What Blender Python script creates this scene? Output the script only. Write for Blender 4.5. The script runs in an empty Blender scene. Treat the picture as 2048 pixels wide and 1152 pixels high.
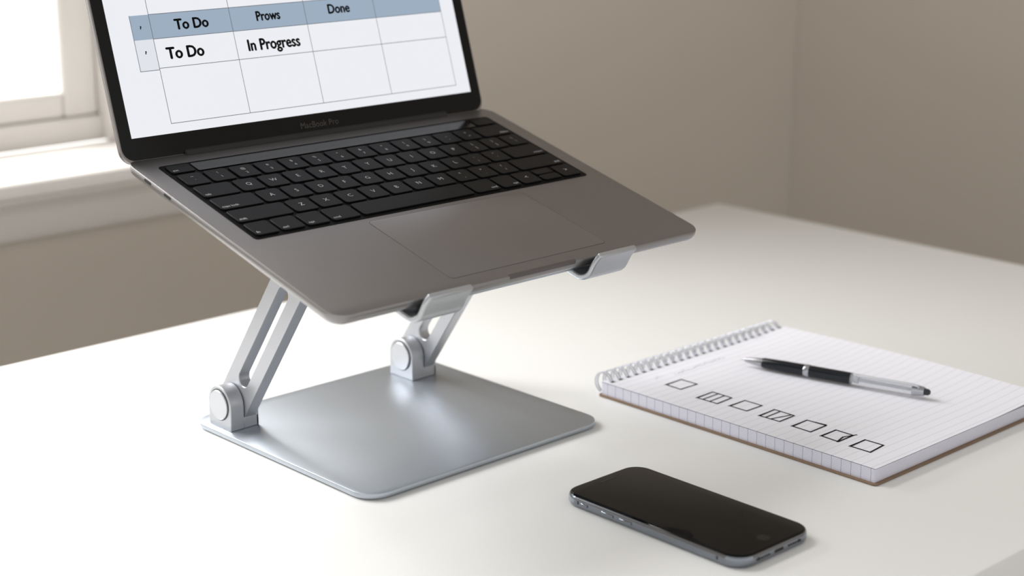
import bpy, bmesh, math, random
from mathutils import Matrix, Vector
random.seed(3)
S = bpy.context.scene
COL = S.collection
D = 0.75            # desk top height above the floor
R = math.radians
try:
    S.view_settings.view_transform = 'Standard'
    S.view_settings.look = 'None'
except Exception: pass

# ------------------------------------------------------------------ materials
def lin(c):
    return tuple((x/255/12.92 if x/255 <= .04045 else ((x/255+.055)/1.055)**2.4) for x in c)+(1,)
def mat(name, rgb, rough=.5, metal=0, var=.04, scale=30, bump=0, bscale=400, emit=0, coat=0, spec=.5, trans=0, ior=1.45):
    m = bpy.data.materials.new(name); m.use_nodes = True
    nt = m.node_tree; b = nt.nodes['Principled BSDF']
    c = lin(rgb)
    tc = nt.nodes.new('ShaderNodeTexCoord')
    n = nt.nodes.new('ShaderNodeTexNoise'); n.inputs['Scale'].default_value = scale; n.inputs['Detail'].default_value = 4
    nt.links.new(tc.outputs['Object'], n.inputs['Vector'])
    mx = nt.nodes.new('ShaderNodeMix'); mx.data_type = 'RGBA'
    mx.inputs['A'].default_value = tuple(max(0, v*(1-var)) for v in c[:3])+(1,)
    mx.inputs['B'].default_value = tuple(min(1, v*(1+var)) for v in c[:3])+(1,)
    nt.links.new(n.outputs['Fac'], mx.inputs['Factor'])
    b.inputs['Roughness'].default_value = rough; b.inputs['Metallic'].default_value = metal
    b.inputs['Specular IOR Level'].default_value = spec
    b.inputs['Coat Weight'].default_value = coat; b.inputs['Coat Roughness'].default_value = .05
    b.inputs['Transmission Weight'].default_value = trans; b.inputs['IOR'].default_value = ior
    if emit:      # a lit display: dark glass that glows in its own colour
        b.inputs['Base Color'].default_value = (.01,.01,.011,1)
        nt.links.new(mx.outputs['Result'], b.inputs['Emission Color']); b.inputs['Emission Strength'].default_value = emit
    else:
        nt.links.new(mx.outputs['Result'], b.inputs['Base Color'])
    if bump:
        n2 = nt.nodes.new('ShaderNodeTexNoise'); n2.inputs['Scale'].default_value = bscale
        nt.links.new(tc.outputs['Object'], n2.inputs['Vector'])
        bp = nt.nodes.new('ShaderNodeBump'); bp.inputs['Strength'].default_value = bump; bp.inputs['Distance'].default_value = .001
        nt.links.new(n2.outputs['Fac'], bp.inputs['Height']); nt.links.new(bp.outputs['Normal'], b.inputs['Normal'])
    return m
def stripes(m, axis, period, width, rgb, phase=0.0, strength=1.0):
    """thin printed lines repeated along one object axis"""
    nt = m.node_tree; b = nt.nodes['Principled BSDF']
    src = b.inputs['Base Color'].links[0].from_socket
    tc = nt.nodes.new('ShaderNodeTexCoord'); sp = nt.nodes.new('ShaderNodeSeparateXYZ')
    nt.links.new(tc.outputs['Object'], sp.inputs[0])
    def mth(op, a, v):
        k = nt.nodes.new('ShaderNodeMath'); k.operation = op
        nt.links.new(a, k.inputs[0]); k.inputs[1].default_value = v; return k.outputs[0]
    f = mth('FRACT', mth('ADD', mth('DIVIDE', sp.outputs[axis], period), 100+phase), 0)
    l = mth('MULTIPLY', mth('LESS_THAN', f, width/period), strength)
    mx = nt.nodes.new('ShaderNodeMix'); mx.data_type = 'RGBA'
    nt.links.new(l, mx.inputs['Factor']); nt.links.new(src, mx.inputs['A']); mx.inputs['B'].default_value = lin(rgb)
    nt.links.new(mx.outputs['Result'], b.inputs['Base Color'])

WALL = mat('wall_paint', (205,196,185), .85, var=.02, scale=3, bump=.05, bscale=300)
TRIM = mat('trim_paint', (226,222,217), .45, var=.01)
FLOOR = mat('floor_wood', (150,138,124), .5, var=.25, scale=4)
DESK = mat('desk_white', (238,238,236), .36, var=.008, scale=6, spec=.4)
DESKLEG = mat('desk_leg', (205,203,198), .4, var=.01)
ALU = mat('space_grey_aluminium', (139,135,134), .40, .88, var=.02, bump=.04, bscale=2500)
ALULIT = mat('laptop_side_lit_aluminium', (150,148,148), .36, .88, var=.02)  # lighter copy of the body metal, window reflection painted onto the sides
ALUPAD = mat('trackpad_glass', (144,140,139), .36, .88, var=.01)
GAP = mat('dark_gap', (38,36,35), .7)
PADGAP = mat('trackpad_gap', (84,80,78), .6)
NOTCHSHADE = mat('notch_shade_grey', (104,99,97), .45, .7)  # darker metal tone, paints the shade of the thumb recess
SILVER = mat('silver_aluminium', (184,191,199), .38, .88, var=.02, bump=.05, bscale=2200)
SILVERW = mat('cast_aluminium', (186,188,193), .38, .7, var=.01)
CAPM = mat('pivot_cap_metal', (196,198,203), .3, .8, var=.01)
RUBSHADE = mat('rubber_and_shade', (45,46,48), .7)  # rubber under the base, also the painted shade in the hub gap
SEAMSHADE = mat('cap_seam_and_gap_shade', (62,63,66), .5)  # cap outline, also the painted shade in the hook gap
BLACKG = mat('black_glass', (7,7,8), .12, var=.1, spec=.25)
KEYBED = mat('keyboard_bed', (5,5,6), .5, spec=.08)
KEY = mat('key_plastic', (10,10,12), .42, var=.1, spec=.14)
LEGEND = mat('key_legend', (205,205,205), .6)
SCREEN = mat('screen_white', (238,240,245), .35, var=.005, emit=.97, spec=.2)
PALE = mat('screen_pale_cell', (226,229,235), .35, var=.01, emit=.97, spec=.2)
SCRBLUE = mat('screen_blue', (158,176,195), .35, var=.01, emit=.95, spec=.2)
SCRLINE = mat('screen_line', (105,108,116), .5, emit=.9, spec=.2)
SCRTEXT = mat('screen_text', (8,8,10), .5, spec=.1)
LOGO = mat('bezel_lettering', (64,60,56), .5)
CHROME = mat('phone_frame', (136,141,149), .12, 1.0, var=.02)
ANT = mat('antenna_band', (50,52,56), .5)
PHGLASS = mat('phone_glass', (3,3,4), .06, var=.1, spec=.2)
PHRING = mat('phone_button', (4,4,5), .15, spec=.26)
PAPER = mat('paper', (240,240,247), .75, var=.006)
stripes(PAPER, 1, .0080, .00040, (180,186,208), .3, .65)
EDGE = mat('page_edges', (224,224,236), .8, var=.03, scale=200)
stripes(EDGE, 2, .0011, .0003, (186,186,199), 0, .7)
stripes(EDGE, 1, .0080, .0004, (120,122,142), .3, .75)
KRAFT = mat('kraft_card', (134,112,92), .8, var=.12, scale=60)
INK = mat('ink', (8,8,10), .6, spec=.2)
PENCIL = mat('faint_pencil', (182,182,190), .8)
WIRE = mat('binding_wire', (208,211,219), .28, .7)
PENBLK = mat('pen_black', (12,18,24), .2, spec=.5)
PENSIL = mat('pen_silver', (180,182,187), .2, .95)
PENTUBE = mat('ink_tube_plastic', (198,200,205), .3, 0)
PENCLR = mat('pen_clear_plastic', (232,234,238), .06, var=.01, trans=.82, spec=.9, ior=1.12)
def glass_mat():
    m = bpy.data.materials.new('window_glass'); m.use_nodes = True; nt = m.node_tree
    nt.nodes.remove(nt.nodes['Principled BSDF'])
    t = nt.nodes.new('ShaderNodeBsdfTransparent'); g = nt.nodes.new('ShaderNodeBsdfGlossy'); g.inputs['Roughness'].default_value = .05
    x = nt.nodes.new('ShaderNodeMixShader'); x.inputs[0].default_value = .05
    nt.links.new(t.outputs[0], x.inputs[1]); nt.links.new(g.outputs[0], x.inputs[2])
    nt.links.new(x.outputs[0], nt.nodes['Material Output'].inputs[0]); return m
WGLASS = glass_mat()

# ------------------------------------------------------------------ mesh helpers
RM = {}
def root(name, label, cat, loc, rot=(0,0,0), kind=None):
    o = bpy.data.objects.new(name, None); COL.objects.link(o)
    o.empty_display_size = .02
    o.location = loc; o.rotation_euler = rot
    RM[o.name] = Matrix.Translation(loc) @ Matrix.Rotation(rot[2],4,'Z') @ Matrix.Rotation(rot[1],4,'Y') @ Matrix.Rotation(rot[0],4,'X')
    if kind: o['kind'] = kind
    if label: o['label'] = label
    if cat: o['category'] = cat
    return o
def obj(name, bm, mats, parent=None, world=None, bevel=0, sharp=38, segs=2, side=None):
    """one mesh object; world = the root whose frame the (desk-frame) vertices are to be expressed in"""
    if world is not None: bm.transform(RM[world.name].inverted())
    bmesh.ops.recalc_face_normals(bm, faces=bm.faces)
    bm.normal_update()
    for f in bm.faces:
        f.smooth = True
        if side is not None and abs(f.normal.z) < .8 and f.material_index == 0: f.material_index = side
    for e in bm.edges:
        if len(e.link_faces) == 2 and e.calc_face_angle(0) > R(sharp): e.smooth = False
    me = bpy.data.meshes.new(name); bm.to_mesh(me); bm.free()
    for m in (mats if isinstance(mats, (list, tuple)) else [mats]): me.materials.append(m)
    o = bpy.data.objects.new(name, me); COL.objects.link(o)
    if parent: o.parent = parent
    if bevel:
        md = o.modifiers.new('bevel','BEVEL'); md.width = bevel; md.segments = segs; md.limit_method = 'ANGLE'; md.angle_limit = R(40)
        md.harden_normals = False
    return o
def B(): return bmesh.new()
def rr(x0,x1,y0,y1,r,seg=8):
    pts = []
    for cx,cy,a0 in ((x1-r,y1-r,0),(x0+r,y1-r,90),(x0+r,y0+r,180),(x1-r,y0+r,270)):
        for k in range(seg+1):
            a = R(a0+90*k/seg); pts.append((cx+r*math.cos(a), cy+r*math.sin(a)))
    return pts
def loft(bm, rings, mi=0, caps=True, M=None):
    rv = []
    for ring in rings:
        rv.append([bm.verts.new((M @ Vector(p)) if M else p) for p in ring])
    n = len(rv[0])
    for a,b in zip(rv, rv[1:]):
        for i in range(n):
            f = bm.faces.new((a[i],a[(i+1)%n],b[(i+1)%n],b[i])); f.material_index = mi
    if caps:
        f = bm.faces.new(list(reversed(rv[0]))); f.material_index = mi
        f = bm.faces.new(rv[-1]); f.material_index = mi
def rprism(bm, x0,x1,y0,y1,r,layers,mi=0,M=None,seg=8):
    loft(bm, [[(x,y,z) for x,y in rr(x0+i,x1-i,y0+i,y1-i,max(r-i,.0001),seg)] for z,i in layers], mi, True, M)
def box(bm, x0,x1,y0,y1,z0,z1,mi=0,M=None):
    loft(bm, [[(x0,y0,z),(x1,y0,z),(x1,y1,z),(x0,y1,z)] for z in (z0,z1)], mi, True, M)
def prismx(bm, poly, x0, x1, mi=0, M=None):
    loft(bm, [[(x,y,z) for y,z in poly] for x in (x0,x1)], mi, True, M)
def lathe(bm, o, d, prof, seg=32, mi=0, M=None):
    d = Vector(d).normalized(); o = Vector(o)
    u = d.orthogonal().normalized(); v = d.cross(u)
    rings = []
    for s,r in prof:
        rings.append([o+d*s+(u*math.cos(2*math.pi*k/seg)+v*math.sin(2*math.pi*k/seg))*max(r,1e-5) for k in range(seg)])
    loft(bm, rings, mi, True, M)
def stroke(bm, pts, w, z, mi=0, M=None, closed=False):
    """flat ink line on a plane z"""
    P = [Vector((p[0],p[1])) for p in pts]
    if closed: P.append(P[0])
    for a,b in zip(P,P[1:]):
        d = (b-a); L = d.length
        if L == 0: continue
        d /= L; n = Vector((-d.y,d.x))*w/2; a2=a-d*w*.4; b2=b+d*w*.4
        vs = [bm.verts.new((M@Vector((q.x,q.y,z))) if M else (q.x,q.y,z)) for q in (a2-n,b2-n,b2+n,a2+n)]
        f = bm.faces.new(vs); f.material_index = mi
def quad(bm, x0,x1,y0,y1,z,mi=0,M=None):
    vs = [bm.verts.new((M@Vector(q)) if M else q) for q in ((x0,y0,z),(x1,y0,z),(x1,y1,z),(x0,y1,z))]
    f = bm.faces.new(vs); f.material_index = mi
def text(bm, s, cx, cy, size, z, mi=0, M=None, align='CENTER', bold=0.0, sx=1.0):
    cu = bpy.data.curves.new('t','FONT'); cu.body = s; cu.size = 1.0; cu.align_x = align; cu.align_y = 'CENTER'
    cu.resolution_u = 3
    o = bpy.data.objects.new('t', cu); COL.objects.link(o)
    dg = bpy.context.evaluated_depsgraph_get(); me = o.evaluated_get(dg).to_mesh()
    offs = [(0,0)] if not bold else [(0,0),(-bold,0),(bold,0),(0,-bold*.7),(0,bold*.7),(-bold*.5,bold*.3),(bold*.5,-bold*.3)]
    for k,(ox,oy) in enumerate(offs):
        vs = []
        for v in me.vertices:
            q = Vector((cx+(v.co.x+ox)*size*sx, cy+(v.co.y+oy)*size, z+k*.000008)); vs.append(bm.verts.new(M@q if M else q))
        for p in me.polygons:
            try:
                f = bm.faces.new([vs[i] for i in p.vertices]); f.material_index = mi
            except ValueError: pass
    o.evaluated_get(dg).to_mesh_clear()
    bpy.data.objects.remove(o); bpy.data.curves.remove(cu)

# ------------------------------------------------------------------ the room
WY, WX = 1.50, 1.972          # window wall plane, right wall plane (room faces)
WIN = (-.12, .935, D+.098, D+1.42)
bm = B(); th = .14
x0,x1,z0,z1 = WIN
box(bm, -1.6,x0, WY,WY+th, 0,2.5); box(bm, x1,WX+th, WY,WY+th, 0,2.5)
box(bm, x0,x1, WY,WY+th, 0,z0-.02); box(bm, x0,x1, WY,WY+th, z1,2.5)
o = obj('wall_back', bm, WALL); o['kind']='structure'
bm = B(); box(bm, WX,WX+th, -1.2,WY-.0005, 0,2.5); o = obj('wall_right', bm, WALL); o['kind']='structure'
bm = B(); box(bm, -1.6,WX+th, -1.2,WY+th, -.05,0); o = obj('floor', bm, FLOOR); o['kind']='structure'
bm = B(); box(bm, -1.6,WX-.0005, WY-.014,WY-.0005, .0005,.10); box(bm, -1.6,WX-.0005, WY-.009,WY-.0005, .10,.112)
o = obj('baseboard_back', bm, TRIM, bevel=.003); o['kind']='structure'
bm = B(); box(bm, WX-.014,WX-.0005, -1.2,WY-.015, .0005,.10); box(bm, WX-.009,WX-.0005, -1.2,WY-.015, .10,.112)
o = obj('baseboard_right', bm, TRIM, bevel=.003); o['kind']='structure'

w = root('window_1', 'white painted sash window behind the laptop, glowing with daylight', None, ((x0+x1)/2, WY, z0), kind='structure')
bm = B()   # jamb lining and frame
box(bm, x0,x0+.03, WY+.001,WY+.138, z0,z1); box(bm, x1-.012,x1, WY+.001,WY+.138, z0,z1); box(bm, x0,x1, WY+.001,WY+.138, z1-.03,z1)
box(bm, x0+.03,x1-.012, WY+.095,WY+.138, z0,z0+.027)
box(bm, x1-.032,x1-.012, WY+.08,WY+.138, z0,z1-.03)
obj('window_frame', bm, TRIM, w, w, bevel=.003)
sx0,sx1 = x0+.03, x1-.032
for (a,b,yy) in ((z0+.027,z0+.66,WY+.10),(z0+.64,z1-.03,WY+.125)):
    bm = B()
    box(bm, sx0,sx0+.04, yy,yy+.022, a,b); box(bm, sx1-.04,sx1, yy,yy+.022, a,b)
    box(bm, sx0+.04,sx1-.04, yy,yy+.022, a,a+.027); box(bm, sx0+.04,sx1-.04, yy,yy+.022, b-.03,b)
    s = obj('sash', bm, TRIM, w, w, bevel=.004)
    bm = B(); box(bm, sx0+.038,sx1-.038, yy+.009,yy+.012, a+.025,b-.028)
    obj('pane', bm, WGLASS, s, w)
bm = B()
box(bm, x0-.11,x1+.11, WY-.055,WY+.095, z0-.0165,z0)
obj('sill', bm, TRIM, w, w, bevel=.006, segs=4)
bm = B()
prismx(bm, [(WY-.0005,z0-.017),(WY-.034,z0-.017),(WY-.034,z0-.024),(WY-.024,z0-.032),(WY-.020,z0-.040),(WY-.018,z0-.058),(WY-.012,z0-.066),(WY-.0005,z0-.068)], x0-.09, x1+.09)
obj('apron', bm, TRIM, w, w, bevel=.0015)
bm = B()
for a,b in ((x0-.08,x0),(x1,x1+.08)):
    box(bm, a,b, WY-.018,WY-.0005, z0+.0005,z1+.08); 
    box(bm, a+.018,b-.018, WY-.024,WY-.0175, z0+.0005,z1+.06)
box(bm, x0,x1, WY-.018,WY-.0005, z1,z1+.08)
obj('casing', bm, TRIM, w, w, bevel=.003)

# ------------------------------------------------------------------ desk
dx0,dx1,dy0,dy1 = -.10,1.484,.4765,1.231
dk = root('desk', 'white desk with a smooth top under the laptop stand, notebook and phone', 'desk', ((dx0+dx1)/2,(dy0+dy1)/2,0))
bm = B(); rprism(bm, dx0,dx1,dy0,dy1,.004,[(D-.030,.0015),(D-.0285,0),(D-.0015,0),(D-.0004,.0005),(D,.0016)])
obj('desk_top', bm, DESK, dk, dk)
for a in (dx0+.03, dx1-.08):
    for b in (dy0+.03, dy1-.08):
        bm = B(); box(bm, a,a+.05,b,b+.05,.001,D-.030); obj('leg', bm, DESKLEG, dk, dk, bevel=.003)
for b in (dy0+.045, dy1-.065):
    bm = B(); box(bm, dx0+.08,dx1-.08,b,b+.02,D-.10,D-.030); obj('rail', bm, DESKLEG, dk, dk, bevel=.002)
for a in (dx0+.045, dx1-.065):
    bm = B(); box(bm, a,a+.02,dy0+.08,dy1-.08,D-.10,D-.030); obj('rail', bm, DESKLEG, dk, dk, bevel=.002)

# ------------------------------------------------------------------ laptop
FY, FZ, HY, HZ = .7530, .1465, .9753, .2062      # front and hinge lines of the top surface
TH = math.atan2(HZ-FZ, HY-FY); T = .0102; W = .324; DP = math.hypot(HZ-FZ, HY-FY); KS = 1.035
LX0 = .5680
ct, st = math.cos(TH), math.sin(TH)
cY = HY - DP/2*ct; cZ = HZ - DP/2*st
loc = (LX0+W/2, cY+T*st, D+cZ-T*ct)
lp = root('laptop', 'open dark grey laptop tilted on the silver stand, screen showing a task table', 'laptop', loc, (TH,0,0))
hw = W/2
bm = B()
rprism(bm, -hw,hw,-DP/2,DP/2+.003,.0115,[(0,.012),(.0010,.0065),(.0026,.003),(.0048,.0008),(.0070,0),(T-.0007,0),(T-.0002,.0003),(T,.0009)],0,seg=10)
def ya(a): return DP/2-a*KS
px0,px1,pa0,pa1 = .100-hw,.238-hw, ya(.2105), ya(.1280)
rprism(bm, px0-.0004,px1+.0004,pa0-.0004,pa1+.0004,.0035,[(T-.001,0),(T+.00008,0)],1)
obj('base', bm, [ALU,PADGAP,ALULIT], lp, side=2)
bm = B(); rprism(bm, px0,px1,pa0,pa1,.003,[(T-.001,0),(T+.00016,0),(T+.0002,.0001)]); obj('trackpad', bm, ALUPAD, lp)
bm = B(); rprism(bm, .138-hw,.198-hw,-DP/2-.0002,-DP/2+.0022,.0011,[(T-.0022,.0),(T+.00012,0)]); obj('notch_shade_strip', bm, NOTCHSHADE, lp)  # flush grey strip, stands in for the shade of a recess
kx0,kx1 = .0175-hw,.3075-hw
bm = B(); rprism(bm, kx0-.0022,kx1+.0022,ya(.1235),ya(.0125),.003,[(T-.001,0),(T+.00022,0)]); kb = obj('keyboard_bed', bm, KEYBED, lp)
bm = B(); rprism(bm, kx0+.021,kx1-.021,ya(.0268),ya(.0152),.0012,[(T,0),(T+.0007,0),(T+.0009,.0002)])
tb = obj('touch_strip', bm, BLACKG, kb)
def key(x0k,x1k,a0,a1,leg='',big=True):
    bm = B(); g = .0012
    rprism(bm, x0k+g,x1k-g,ya(a1)+g,ya(a0)-g,.0022,[(T+.0001,0),(T+.0010,0),(T+.0013,.0003)],0,seg=4)
    z = T+.00142; cx=(x0k+x1k)/2; cy=(ya(a0)+ya(a1))/2
    if leg:
        if '\n' in leg:
            t1,t2 = leg.split('\n'); text(bm,t1,cx,cy+.0028,.0038,z,1); text(bm,t2,cx,cy-.0030,.0038,z,1)
        elif len(leg)==1: text(bm,leg,cx,cy,.0054,z,1)
        else:
            if cx < 0: text(bm,leg,x0k+.0028,ya(a1)+.0045,.0034,z,1,align='LEFT')
            else: text(bm,leg,x1k-.0028,ya(a1)+.0045,.0034,z,1,align='RIGHT')
    obj('key', bm, [KEY,LEGEND], kb)
U = (kx1-kx0)/14.5; ra = .0280; RP = .0187
key(kx0,kx0+.0205,.0143,.0277,'esc'); key(kx1-.0205,kx1,.0143,.0277)
rows = [
 [(c,1) for c in ['~\n`','!\n1','@\n2','#\n3','$\n4','%\n5','^\n6','&\n7','*\n8','(\n9',')\n0','_\n-','+\n=']]+[('delete',1.5)],
 [('tab',1.5)]+[(c,1) for c in 'QWERTYUIOP']+[('{\n[',1),('}\n]',1),('|\n\\',1)],
 [('caps lock',1.75)]+[(c,1) for c in 'ASDFGHJKL']+[(':\n;',1),('"\n\'',1),('return',1.75)],
 [('shift',2.25)]+[(c,1) for c in 'ZXCVBNM']+[('<\n,',1),('>\n.',1),('?\n/',1),('shift',2.25)],
 [('fn',1),('ctrl',1),('opt',1),('cmd',1.25),('',5),('cmd',1.25),('opt',1),('<',1)],
]
for i,row in enumerate(rows):
    x = kx0; a = ra+RP*i
    for s,wd in row:
        key(x,x+U*wd,a,a+RP,s); x += U*wd
    if i == 4:
        key(x,x+U,a,a+RP/2+.0006); key(x,x+U,a+RP/2-.0006,a+RP); x += U
        key(x,x+U,a,a+RP,'>')
for a in (.026,.049):
    bm = B()
    Mp = Matrix.Translation((-hw+.0001,ya(a),T*.78)) @ Matrix.Rotation(R(-90),4,'Y')
    rprism(bm, -.0010,.0010,-.0042,.0042,.0009,[(-.001,0),(.00018,0)],0,Mp)
    obj('port', bm, GAP, lp)
bm = B(); lathe(bm, (hw-.0005,ya(.03),T*.72),(1,0,0),[(0,.0016),(.0007,.0016)],16); obj('port', bm, GAP, lp)
# lid
ang = R(73)-TH
Vv = Vector((0,math.cos(ang),math.sin(ang))); Nn = Vector((0,-math.sin(ang),math.cos(ang)))
LOX = .5655-loc[0]
LM = Matrix(((1,Vv.x,Nn.x,LOX),(0,Vv.y,Nn.y,DP/2),(0,Vv.z,Nn.z,T),(0,0,0,1)))
LW = .3215; LH = .2165
bm = B(); rprism(bm, 0,LW,-.002,LH,.010,[(-.0052,.0025),(-.0045,.0006),(-.0035,0),(-.0006,0),(-.0001,.0004)],0,LM,10)
lid = obj('lid', bm, ALU, lp)
bm = B(); rprism(bm, .0012,LW-.0012,.0002,LH-.0012,.009,[(-.0003,0),(.0002,0)],0,LM,10)
text(bm,'MacBook Pro', LW/2+.002,.0072,.0062,.0003,1,LM)
obj('bezel', bm, [BLACKG,LOGO], lid)
bm = B(); dX0,dX1,dY0,dY1 = .0099,.3112,.0150,.2065
quad(bm, dX0,dX1,dY0,dY1,.00035,0,LM)
xs = [.0419,.1060,.1700,.2335,.2975]; ys = [.0215,.0593,.0793,.0960,.1075,.145,.182]
quad(bm, .0271,xs[-1],ys[2],ys[3],.00045,1,LM)
quad(bm, .0271,xs[0],ys[1]-.001,ys[2],.00045,4,LM)
lw = .00042
for y in ys: stroke(bm, [(xs[0],y),(xs[-1],y)], lw,.00055,2,LM)
for x in xs: stroke(bm, [(x,ys[0]),(x,ys[-1])], lw,.00055,2,LM)
stroke(bm, [(.0271,ys[1]-.001),(xs[0],ys[1]-.001)], lw,.00055,2,LM); stroke(bm, [(.0271,ys[1]-.001),(.0271,ys[3])], lw,.00055,2,LM)
for y in (.0705,.0875): quad(bm, .0337,.0347,y,y+.0012,.00058,3,LM); quad(bm, .0335,.0343,y-.0010,y,.00058,3,LM)
t_ = .0006
text(bm,'To Do',.0740,.0874,.0102,t_,3,LM,bold=.042,sx=.97); text(bm,'Prows',.1375,.0880,.0097,t_,3,LM,bold=.042,sx=.84); text(bm,'Done',.2005,.0885,.0097,t_,3,LM,bold=.042,sx=.92)
text(bm,'To Do',.0645,.0683,.0112,t_,3,LM,bold=.042,sx=.97); text(bm,'In Progress',.1378,.0680,.0114,t_,3,LM,bold=.042,sx=.875)
obj('display', bm, [SCREEN,SCRBLUE,SCRLINE,SCRTEXT,PALE], lid)
bm = B(); lathe(bm, (-hw+.045,DP/2+.0005,T-.001),(1,0,0),[(0,.003),(.0005,.0037),(W-.0905,.0037),(W-.09,.003)],24); obj('hinge', bm, GAP, lp)

# ------------------------------------------------------------------ laptop stand
bx0,bx1,by0,by1 = .6265,.8448,.8003,1.0072
sd = root('laptop_stand', 'silver metal laptop stand with two slotted arms and a square base plate', 'laptop stand', ((bx0+bx1)/2,(by0+by1)/2,D))
bm = B(); rprism(bm, bx0,bx1,by0,by1,.017,[(D+.0010,.0008),(D+.0013,.0002),(D+.0018,0),(D+.0041,0),(D+.0045,.0002),(D+.0047,.0007)],0,seg=12)
obj('base_plate', bm, SILVER, sd, sd)
bm = B(); rprism(bm, bx0+.006,bx1-.006,by0+.006,by1-.006,.012,[(D+.0001,0),(D+.0012,0)],0,seg=8)
obj('shadow_gap_pad', bm, RUBSHADE, sd, sd)  # unseen pad added to lift the plate for a contact shadow line
PV = (.977, D+.0220); TV = (.886, D+.150)
dY,dZ = TV[0]-PV[0], TV[1]-PV[1]; L = math.hypot(dY,dZ); dY/=L; dZ/=L
nY,nZ = -dZ, dY
def stad(s0,s1,wd,n=16):
    out = []
    for k in range(n+1):
        a = -math.pi/2+math.pi*k/n; out.append((s1+wd*math.cos(a), wd*math.sin(a)))
    for k in range(n+1):
        a = math.pi/2+math.pi*k/n; out.append((s0+wd*math.cos(a), wd*math.sin(a)))
    return [(PV[0]+dY*s+nY*q, PV[1]+dZ*s+nZ*q) for s,q in out]
for X0 in (.632,.800):
    r = .0138
    bm = B()
    box(bm, X0+.0112,X0+.0240,.9635,.9905,D+.0047,D+.0130)
    poly = [(PV[0]+r,D+.0047)]+[(PV[0]+r*math.cos(R(a)), PV[1]+r*math.sin(R(a))) for a in range(0,181,9)]+[(PV[0]-r,D+.0047)]
    prismx(bm, poly, X0,X0+.0115)
    box(bm, X0+.0218,X0+.0240,.9635,.9905,D+.0047,D+.0175)
    pb = obj('pivot_block', bm, SILVERW, sd, sd, bevel=.0006, sharp=30)
    bm = B(); lathe(bm, (X0-.0002,PV[0],PV[1]),(1,0,0),[(0,.0117),(.001,.0117)],40,1); lathe(bm, (X0-.0014,PV[0],PV[1]),(1,0,0),[(0,.0104),(.0004,.0109),(.002,.0109)],40)
    obj('pivot_cap', bm, [CAPM,SEAMSHADE], pb, sd)
    bm = B(); lathe(bm, (X0+.0113,PV[0],PV[1]),(1,0,0),[(0,.0125),(.0010,.0125)],32); lathe(bm, (X0+.0212,PV[0],PV[1]),(1,0,0),[(0,.0110),(.0020,.0110),(.0025,.010)],32)  # dark discs added as the shade in the gap beside the arm
    obj('hub_shade', bm, RUBSHADE, pb, sd)
    # slotted arm: closed solid ends, long slot between
    bm = B(); xa,xb = X0+.0120,X0+.0214; wo=.0162; wi=.0058
    oc, ic = stad(0,L,wo), stad(.024,L*.72,wi)
    Vs = {}
    for nm,loop in (('o',oc),('i',ic)):
        for x in (xa,xb): Vs[nm,x] = [bm.verts.new((x,p[0],p[1])) for p in loop]
    n = len(oc)
    for i in range(n):
        j=(i+1)%n
        bm.faces.new((Vs['o',xa][i],Vs['o',xa][j],Vs['i',xa][j],Vs['i',xa][i]))
        bm.faces.new((Vs['o',xb][i],Vs['o',xb][j],Vs['i',xb][j],Vs['i',xb][i]))
        bm.faces.new((Vs['o',xa][i],Vs['o',xa][j],Vs['o',xb][j],Vs['o',xb][i]))
        bm.faces.new((Vs['i',xa][i],Vs['i',xa][j],Vs['i',xb][j],Vs['i',xb][i]))
    arm = obj('arm', bm, SILVERW, sd, sd, bevel=.0006, sharp=30)
    q = (PV[0]+dY*L*.82, PV[1]+dZ*L*.82)
    bm = B(); lathe(bm, (xa-.0005,q[0],q[1]),(1,0,0),[(0,.0036),(.0006,.0036)],24); obj('arm_hole', bm, RUBSHADE, arm, sd)
    bm = B(); lathe(bm, (xa-.0015,TV[0],TV[1]),(1,0,0),[(0,.006),(.0008,.007),(.0120,.007),(.0125,.006)],28); obj('arm_bolt', bm, CAPM, arm, sd)
# tray in the laptop's tilted frame
LPM = RM[lp.name]
bm = B(); rprism(bm, -.094,.094,-.106,.075,.012,[(-.0034,.0004),(-.0030,0),(-.0007,0),(-.0003,.0004)],0,LPM)
tr = obj('tray', bm, SILVER, sd, sd)
for X0 in (.632,.800):
    bm = B(); xl = X0-loc[0]; 
    iv = LPM.inverted() @ Vector((X0,TV[0],TV[1])); yy,zz = iv.y, iv.z
    for q in (xl+.0080,xl+.0220):
        poly = [(yy+.012,-.003),(yy+.009,zz)]+[(yy+.009*math.cos(R(a)), zz+.009*math.sin(R(a))) for a in range(-15,-180,-15)]+[(yy-.009,zz),(yy-.012,-.003)]
        prismx(bm, poly, q,q+.0035, 0, LPM)
    obj('bracket', bm, SILVERW, tr, sd, bevel=.0005)
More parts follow.
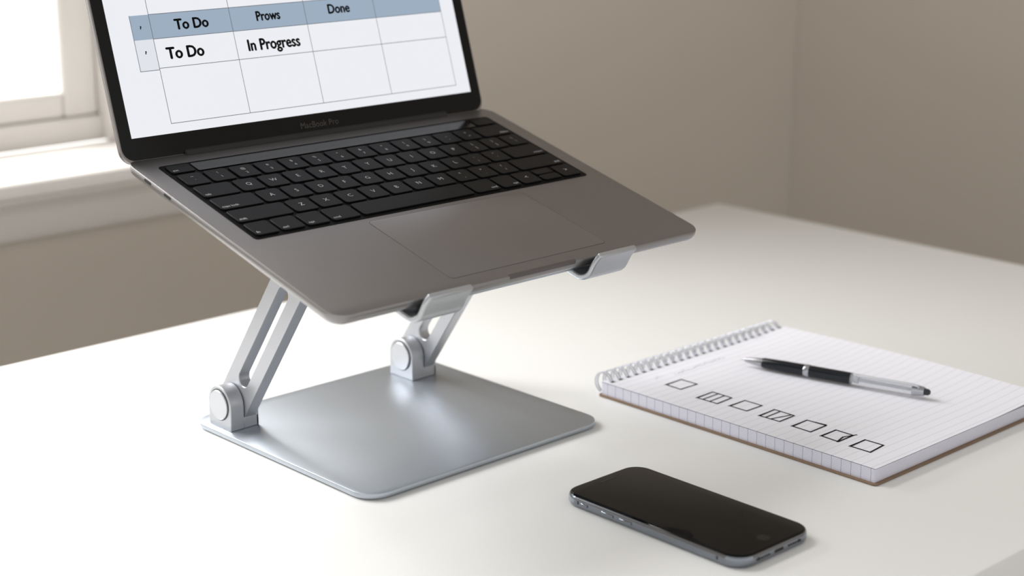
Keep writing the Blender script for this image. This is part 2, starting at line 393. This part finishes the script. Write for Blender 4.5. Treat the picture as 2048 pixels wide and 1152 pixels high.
# front hooks
def thick(path, t):
    L_, R_ = [], []
    for i,p in enumerate(path):
        a = Vector(path[max(i-1,0)]); b = Vector(path[min(i+1,len(path)-1)])
        d = (b-a).normalized(); n = Vector((-d.y,d.x))*t/2
        L_.append(tuple(Vector(p)+n)); R_.append(tuple(Vector(p)-n))
    return L_+list(reversed(R_))
h0 = -DP/2+.0050
hp = [(-.080,-.0052),(h0,-.0052)]
for k in range(1,9):
    a = R(-90-80*k/8); hp.append((h0+.0105*math.cos(a)*1.05, -.0052+.011+.011*math.sin(a)))
hp += [(h0-.0125,.0100),(h0-.0142,.0140),(h0-.0162,.0178)]
HOOK = mat('hook_aluminium', (184,187,191), .36, .8, var=.02)
for xc in (.646,.792):
    bm = B(); q = xc-loc[0]
    prismx(bm, thick(hp,.0040), q-.0175,q+.0175, 0, LPM)
    obj('front_hook', bm, HOOK, sd, sd, bevel=.0013, sharp=50, segs=3)
    bm = B(); prismx(bm, [(h0-.0072,.0010),(h0-.0088,.0045),(h0-.0095,.0085),(h0-.0089,.0085),(h0-.0081,.0045),(h0-.0065,.0010)][::-1], q-.012,q+.012,0,LPM)  # dark strip stands in for shade between laptop and hook
    obj('hook_gap_shade', bm, SEAMSHADE, sd, sd)

# ------------------------------------------------------------------ phone
fx0,fx1,fy0,fy1 = .7195,.7915,.5710,.7200
ph = root('smartphone', 'black glass smartphone with a silver frame lying face up before the laptop stand', 'phone', ((fx0+fx1)/2,(fy0+fy1)/2,D), (0,0,0))
FT = .0082
bm = B()
rprism(bm, fx0,fx1,fy0,fy1,.0135,[(D+.0002,.0022),(D+.0008,.0009),(D+.0020,.0002),(D+.0035,0),(D+FT-.0032,0),(D+FT-.0018,.0003),(D+FT-.0009,.0009)],0,seg=12)
for yb in (fy0+.017, fy1-.017):
    for xb in (fx0-.00005, fx1-.00095): box(bm, xb,xb+.001,yb,yb+.0016,D+.0032,D+FT-.0028,1)
for xb in (fx0+.016, fx1-.0176):
    for yb in (fy0-.00005, fy1-.00095): box(bm, xb,xb+.0016,yb,yb+.001,D+.0032,D+FT-.0028,1)
body = obj('frame', bm, [CHROME,ANT], ph, ph)
bm = B(); rprism(bm, fx0,fx1,fy0,fy1,.0135,[(D+FT-.0012,.0011),(D+FT-.0007,.0012),(D+FT-.0002,.0019),(D+FT,.0030)],0,seg=12)
cx = (fx0+fx1)/2
obj('screen_glass', bm, PHGLASS, ph, ph)
bm = B(); lathe(bm, (cx,fy0+.0120,D+FT-.0002),(0,0,1),[(0,.0042),(.00022,.0042)],40); obj('home_button', bm, PHRING, ph, ph)
bm = B(); rprism(bm, cx-.0075,cx+.0075,fy1-.0095,fy1-.0075,.0009,[(D+FT-.0002,0),(D+FT+.0001,0)]); obj('earpiece', bm, GAP, ph, ph)
for (a,b) in ((.6955,.7010),(.6730,.6830),(.6575,.6675)):
    bm = B(); box(bm, fx0-.0008,fx0+.001,a,b,D+.0031,D+.0052); obj('side_button', bm, CHROME, ph, ph, bevel=.0004)
bm = B(); box(bm, fx1-.001,fx1+.0008,.668,.679,D+.0031,D+.0052); obj('side_button', bm, CHROME, ph, ph, bevel=.0004)
bm = B(); box(bm, cx-.0044,cx+.0044,fy0-.0002,fy0+.001,D+.0030,D+.0054); obj('charging_port', bm, GAP, ph, ph, bevel=.0008)
bm = B()
for k in range(6):
    for sgn in (-1,1): lathe(bm, (cx+sgn*(.0095+.0022*k),fy0+.0005,D+.0042),(0,-1,0),[(0,.0007),(.0008,.0007)],10)
obj('speaker_holes', bm, GAP, ph, ph)

# ------------------------------------------------------------------ notebook
nx0,nx1,ny0,ny1 = .8905,1.105,.5975,.8490
nb = root('notebook', 'spiral bound notebook open at a ruled page with a column of drawn boxes', 'notebook', ((nx0+nx1)/2,(ny0+ny1)/2,D))
bm = B(); rprism(bm, nx0-.0015,nx1+.002,ny0-.002,ny1+.001,.003,[(D+.0002,0),(D+.0016,0)]); obj('back_cover', bm, KRAFT, nb, nb, bevel=.0003)
PT = .0112
bm = B(); rprism(bm, nx0,nx1,ny0,ny1-.001,.0012,[(D+.0016,.0006),(D+.004,.0002),(D+.008,.0004),(D+PT,0)],seg=3); obj('page_block', bm, EDGE, nb, nb)
def pz(x,y):
    u = (x-nx0)/(nx1-nx0); v = (y-ny0)/(ny1-ny0)
    return D+PT+.0004+.0042*max(0,u-.62)**2/.1444*(.35+.65*math.sin(math.pi*min(1,max(0,v*.9+.1))))
bm = B(); NX,NY = 40,40; g = []
for i in range(NX+1):
    g.append([bm.verts.new((nx0+.0002+(nx1-nx0-.0002)*i/NX, ny0+(ny1-.001-ny0)*j/NY, pz(nx0+(nx1-nx0)*i/NX, ny0+(ny1-ny0)*j/NY))) for j in range(NY+1)])
for i in range(NX):
    for j in range(NY): bm.faces.new((g[i][j],g[i+1][j],g[i+1][j+1],g[i][j+1]))
def ln(pts, w=.0012, mi=1, closed=False):
    P = [Vector((p[0],p[1])) for p in pts]
    if closed: P.append(P[0])
    for a,b in zip(P,P[1:]):
        n_ = max(1,int((b-a).length/.006))
        for k in range(n_):
            c=a.lerp(b,k/n_); e=a.lerp(b,(k+1)/n_); d=(e-c).normalized(); n=Vector((-d.y,d.x))*w/2
            c2=c-d*w*.35; e2=e+d*w*.35
            f=bm.faces.new([bm.verts.new((q.x,q.y,pz(q.x,q.y)+.00018)) for q in (c2-n,e2-n,e2+n,c2+n)]); f.material_index=mi
bxs = [(.9300,.8013),(.9240,.7640),(.9270,.7365),(.9265,.7075),(.9260,.6785),(.9240,.6530),(.9225,.6265)]
for k,(bx,by) in enumerate(bxs):
    j = lambda s=.0007: random.uniform(-s,s)
    hx,hy = .0088,.0072
    if k in (1,3): hy = .0090
    sh = .0006
    c = [(bx-hx+j(),by+hy+j()),(bx+hx+j(),by+hy+sh+j()),(bx+hx+j(),by-hy+j()),(bx-hx+j(),by-hy-sh+j())]
    ln(c, .0014, closed=True); ln([(c[0][0]-.001,c[0][1]+.0008),c[1]], .0008)
    if k == 1:
        ln([(bx-hx,by+.0034),(bx+hx,by+.0038)]); ln([(bx-hx,by-.0030),(bx+hx,by-.0022)])
    if k == 3:
        ln([(bx-hx,by+.0034),(bx+hx,by+.0040)],.0012); ln([(bx-hx,by-.0012),(bx+hx*.95,by-.0060)],.0013)
    if k == 5:
        ln([(bx-hx*1.1,by-hy),(bx+hx*.1,by-hy+.0028),(bx+hx*1.3,by-hy-.001)],.0013)
    if k == 4: ln([(bx+hx,by+hy),(bx+hx+.002,by-hy)],.0007)
random.seed(8)
for (sx_,sy_,n_) in ((.944,.8215,26),(.972,.8225,30)):
    pts=[]
    for k in range(n_): pts.append((sx_+k*.00115, sy_+random.choice((-1,1))*random.uniform(.0004,.0019)))
    ln(pts,.00035,2)
ln([(.925,.822),(.930,.8265),(.933,.823)],.00035,2); ln([(1.06,.835),(1.066,.838),(1.072,.835)],.00035,2)
NR = 24
for k in range(NR):
    x = nx0+.0055+(nx1-nx0-.011)*k/(NR-1)
    f=bm.faces.new([bm.verts.new((x+q[0],.8410+q[1],pz(x,.8410)+.0002)) for q in ((-.0018,-.0012),(.0018,-.0012),(.0018,.0012),(-.0018,.0012))]); f.material_index=3
obj('top_sheet', bm, [PAPER,INK,PENCIL,GAP], nb, nb)
bm = B()
def torus_arc(bm, x, cy, cz, ry, rz, a0, a1, r, n=22, m=8, dx=0):
    rings=[]
    for k in range(n+1):
        a=R(a0+(a1-a0)*k/n); c=Vector((x+dx*math.sin(math.pi*k/n),cy+ry*math.cos(a),cz+rz*math.sin(a))); d=Vector((0,math.cos(a),math.sin(a)))
        rings.append([c+d*r*math.cos(2*math.pi*i/m)+Vector((1,0,0))*r*math.sin(2*math.pi*i/m) for i in range(m)])
    loft(bm, rings)
for k in range(NR):
    x = nx0+.0055+(nx1-nx0-.011)*k/(NR-1)
    for e in (-.0010,.0010): torus_arc(bm, x+e, ny1+.0008, D+.0090, .0082,.0080, -70, 200, .00060, dx=e*.4)
obj('wire_binding', bm, WIRE, nb, nb)

# ------------------------------------------------------------------ pen
p0 = Vector((.9995,.8006)); p1 = Vector((1.0349,.6511)); pl=(p1-p0).length; PR=.0047
pa = math.atan2((p1-p0).y,(p1-p0).x)
pn = root('pen', 'black click pen with silver tip and clear rear barrel lying on the notebook', 'pen', (p0.x,p0.y,D+PT+.0010+PR), (0,R(-.35),pa))
def seg_(name, prof, m, parent=pn, seg=32):
    bm=B(); lathe(bm,(0,0,0),(1,0,0),prof,seg); return obj(name,bm,m,parent)
seg_('tip', [(0,.0004),(.0015,.0006),(.0035,.0010),(.004,.0017),(.012,.0029),(.0185,.0036),(.019,.0036)], PENSIL)
seg_('grip', [(.0188,.0037),(.020,.0041),(.035,.0045),(.053,.0046),(.0545,.0044)], PENBLK)
seg_('ring', [(.0542,.0047),(.0548,.0049),(.0578,.0049),(.0585,.0047)], PENSIL)
seg_('barrel', [(.0583,.0045),(.060,.0046),(.090,.0046),(.092,.0045)], PENBLK)
seg_('clear_barrel', [(.0919,.0044),(.0925,.0046),(.138,.0043),(.141,.0040)], PENCLR)
seg_('ink_tube', [(.0920,.0020),(.098,.0026),(.0985,.0012),(.140,.0011)], PENTUBE)
seg_('end_cap', [(.1405,.0041),(.142,.0042),(.1490,.0034),(.1495,.0030)], PENSIL)
seg_('click_button', [(.1490,.0026),(.1522,.0024),(.1536,.0014)], ANT)
bm=B()
path=[(.1455,.0036),(.1450,.0056),(.141,.0062),(.118,.0060),(.101,.0054),(.0975,.0049),(.0965,.0053)]
prof = thick(path,.0008)
loft(bm, [[(a,y,z) for a,z in prof] for y in (-.0011,.0011)])
bm.transform(Matrix.Rotation(R(35),4,'X'))
obj('clip', bm, PENTUBE, pn, bevel=.0002)

# ------------------------------------------------------------------ light
wd = bpy.data.worlds.new('World'); S.world = wd; wd.use_nodes = True
nt = wd.node_tree; bg = nt.nodes['Background']
tc = nt.nodes.new('ShaderNodeTexCoord'); sp = nt.nodes.new('ShaderNodeSeparateXYZ'); nt.links.new(tc.outputs['Generated'], sp.inputs[0])
def mrange(sock, a, b, c, d):
    m_ = nt.nodes.new('ShaderNodeMapRange'); m_.inputs['From Min'].default_value=a; m_.inputs['From Max'].default_value=b
    m_.inputs['To Min'].default_value=c; m_.inputs['To Max'].default_value=d; nt.links.new(sock, m_.inputs['Value']); return m_.outputs[0]
up = nt.nodes.new('ShaderNodeMix'); up.data_type='RGBA'; nt.links.new(mrange(sp.outputs[2], .15,.8,0,1), up.inputs['Factor'])
up.inputs['A'].default_value=(1.03,1.018,1.0,1)                 # pale walls behind the camera, brightened as added fill light
up.inputs['B'].default_value=(.44,.436,.428,1)                  # dimmer ceiling
mc = nt.nodes.new('ShaderNodeMix'); mc.data_type='RGBA'; nt.links.new(mrange(sp.outputs[1], .60,.78,0,1), mc.inputs['Factor'])
nt.links.new(up.outputs['Result'], mc.inputs['A'])
mc.inputs['B'].default_value=(2.0,1.98,1.94,1)                  # bright overcast sky on the window side
nt.links.new(mc.outputs['Result'], bg.inputs[0]); bg.inputs[1].default_value = 1.0
def area(name, loc, target, sx, sy, power, col):
    l = bpy.data.lights.new(name,'AREA'); l.shape='RECTANGLE'; l.size=sx; l.size_y=sy; l.energy=power; l.color=col
    o = bpy.data.objects.new(name,l); COL.objects.link(o); o.location=loc
    o.rotation_euler=(Vector(target)-Vector(loc)).to_track_quat('-Z','Y').to_euler(); return o
area('daylight', (.30,2.25,D+1.30), (.5,0.3,D+.35), 1.6,1.2, 80, (1,.995,.985))

# ------------------------------------------------------------------ camera
cam = bpy.data.cameras.new('camera'); co = bpy.data.objects.new('camera',cam); COL.objects.link(co); S.camera = co
cam.sensor_width = 36; cam.lens = 3389/2048*36
pit = R(15.28); h = (.685,.7285)
co.location = (0,0,D+.421)
fwd = Vector((math.cos(pit)*h[0], math.cos(pit)*h[1], -math.sin(pit)))
co.rotation_euler = fwd.to_track_quat('-Z','Y').to_euler()
cam.clip_start=.02
cam.dof.use_dof = True; cam.dof.focus_distance = 1.14; cam.dof.aperture_fstop = 5.2
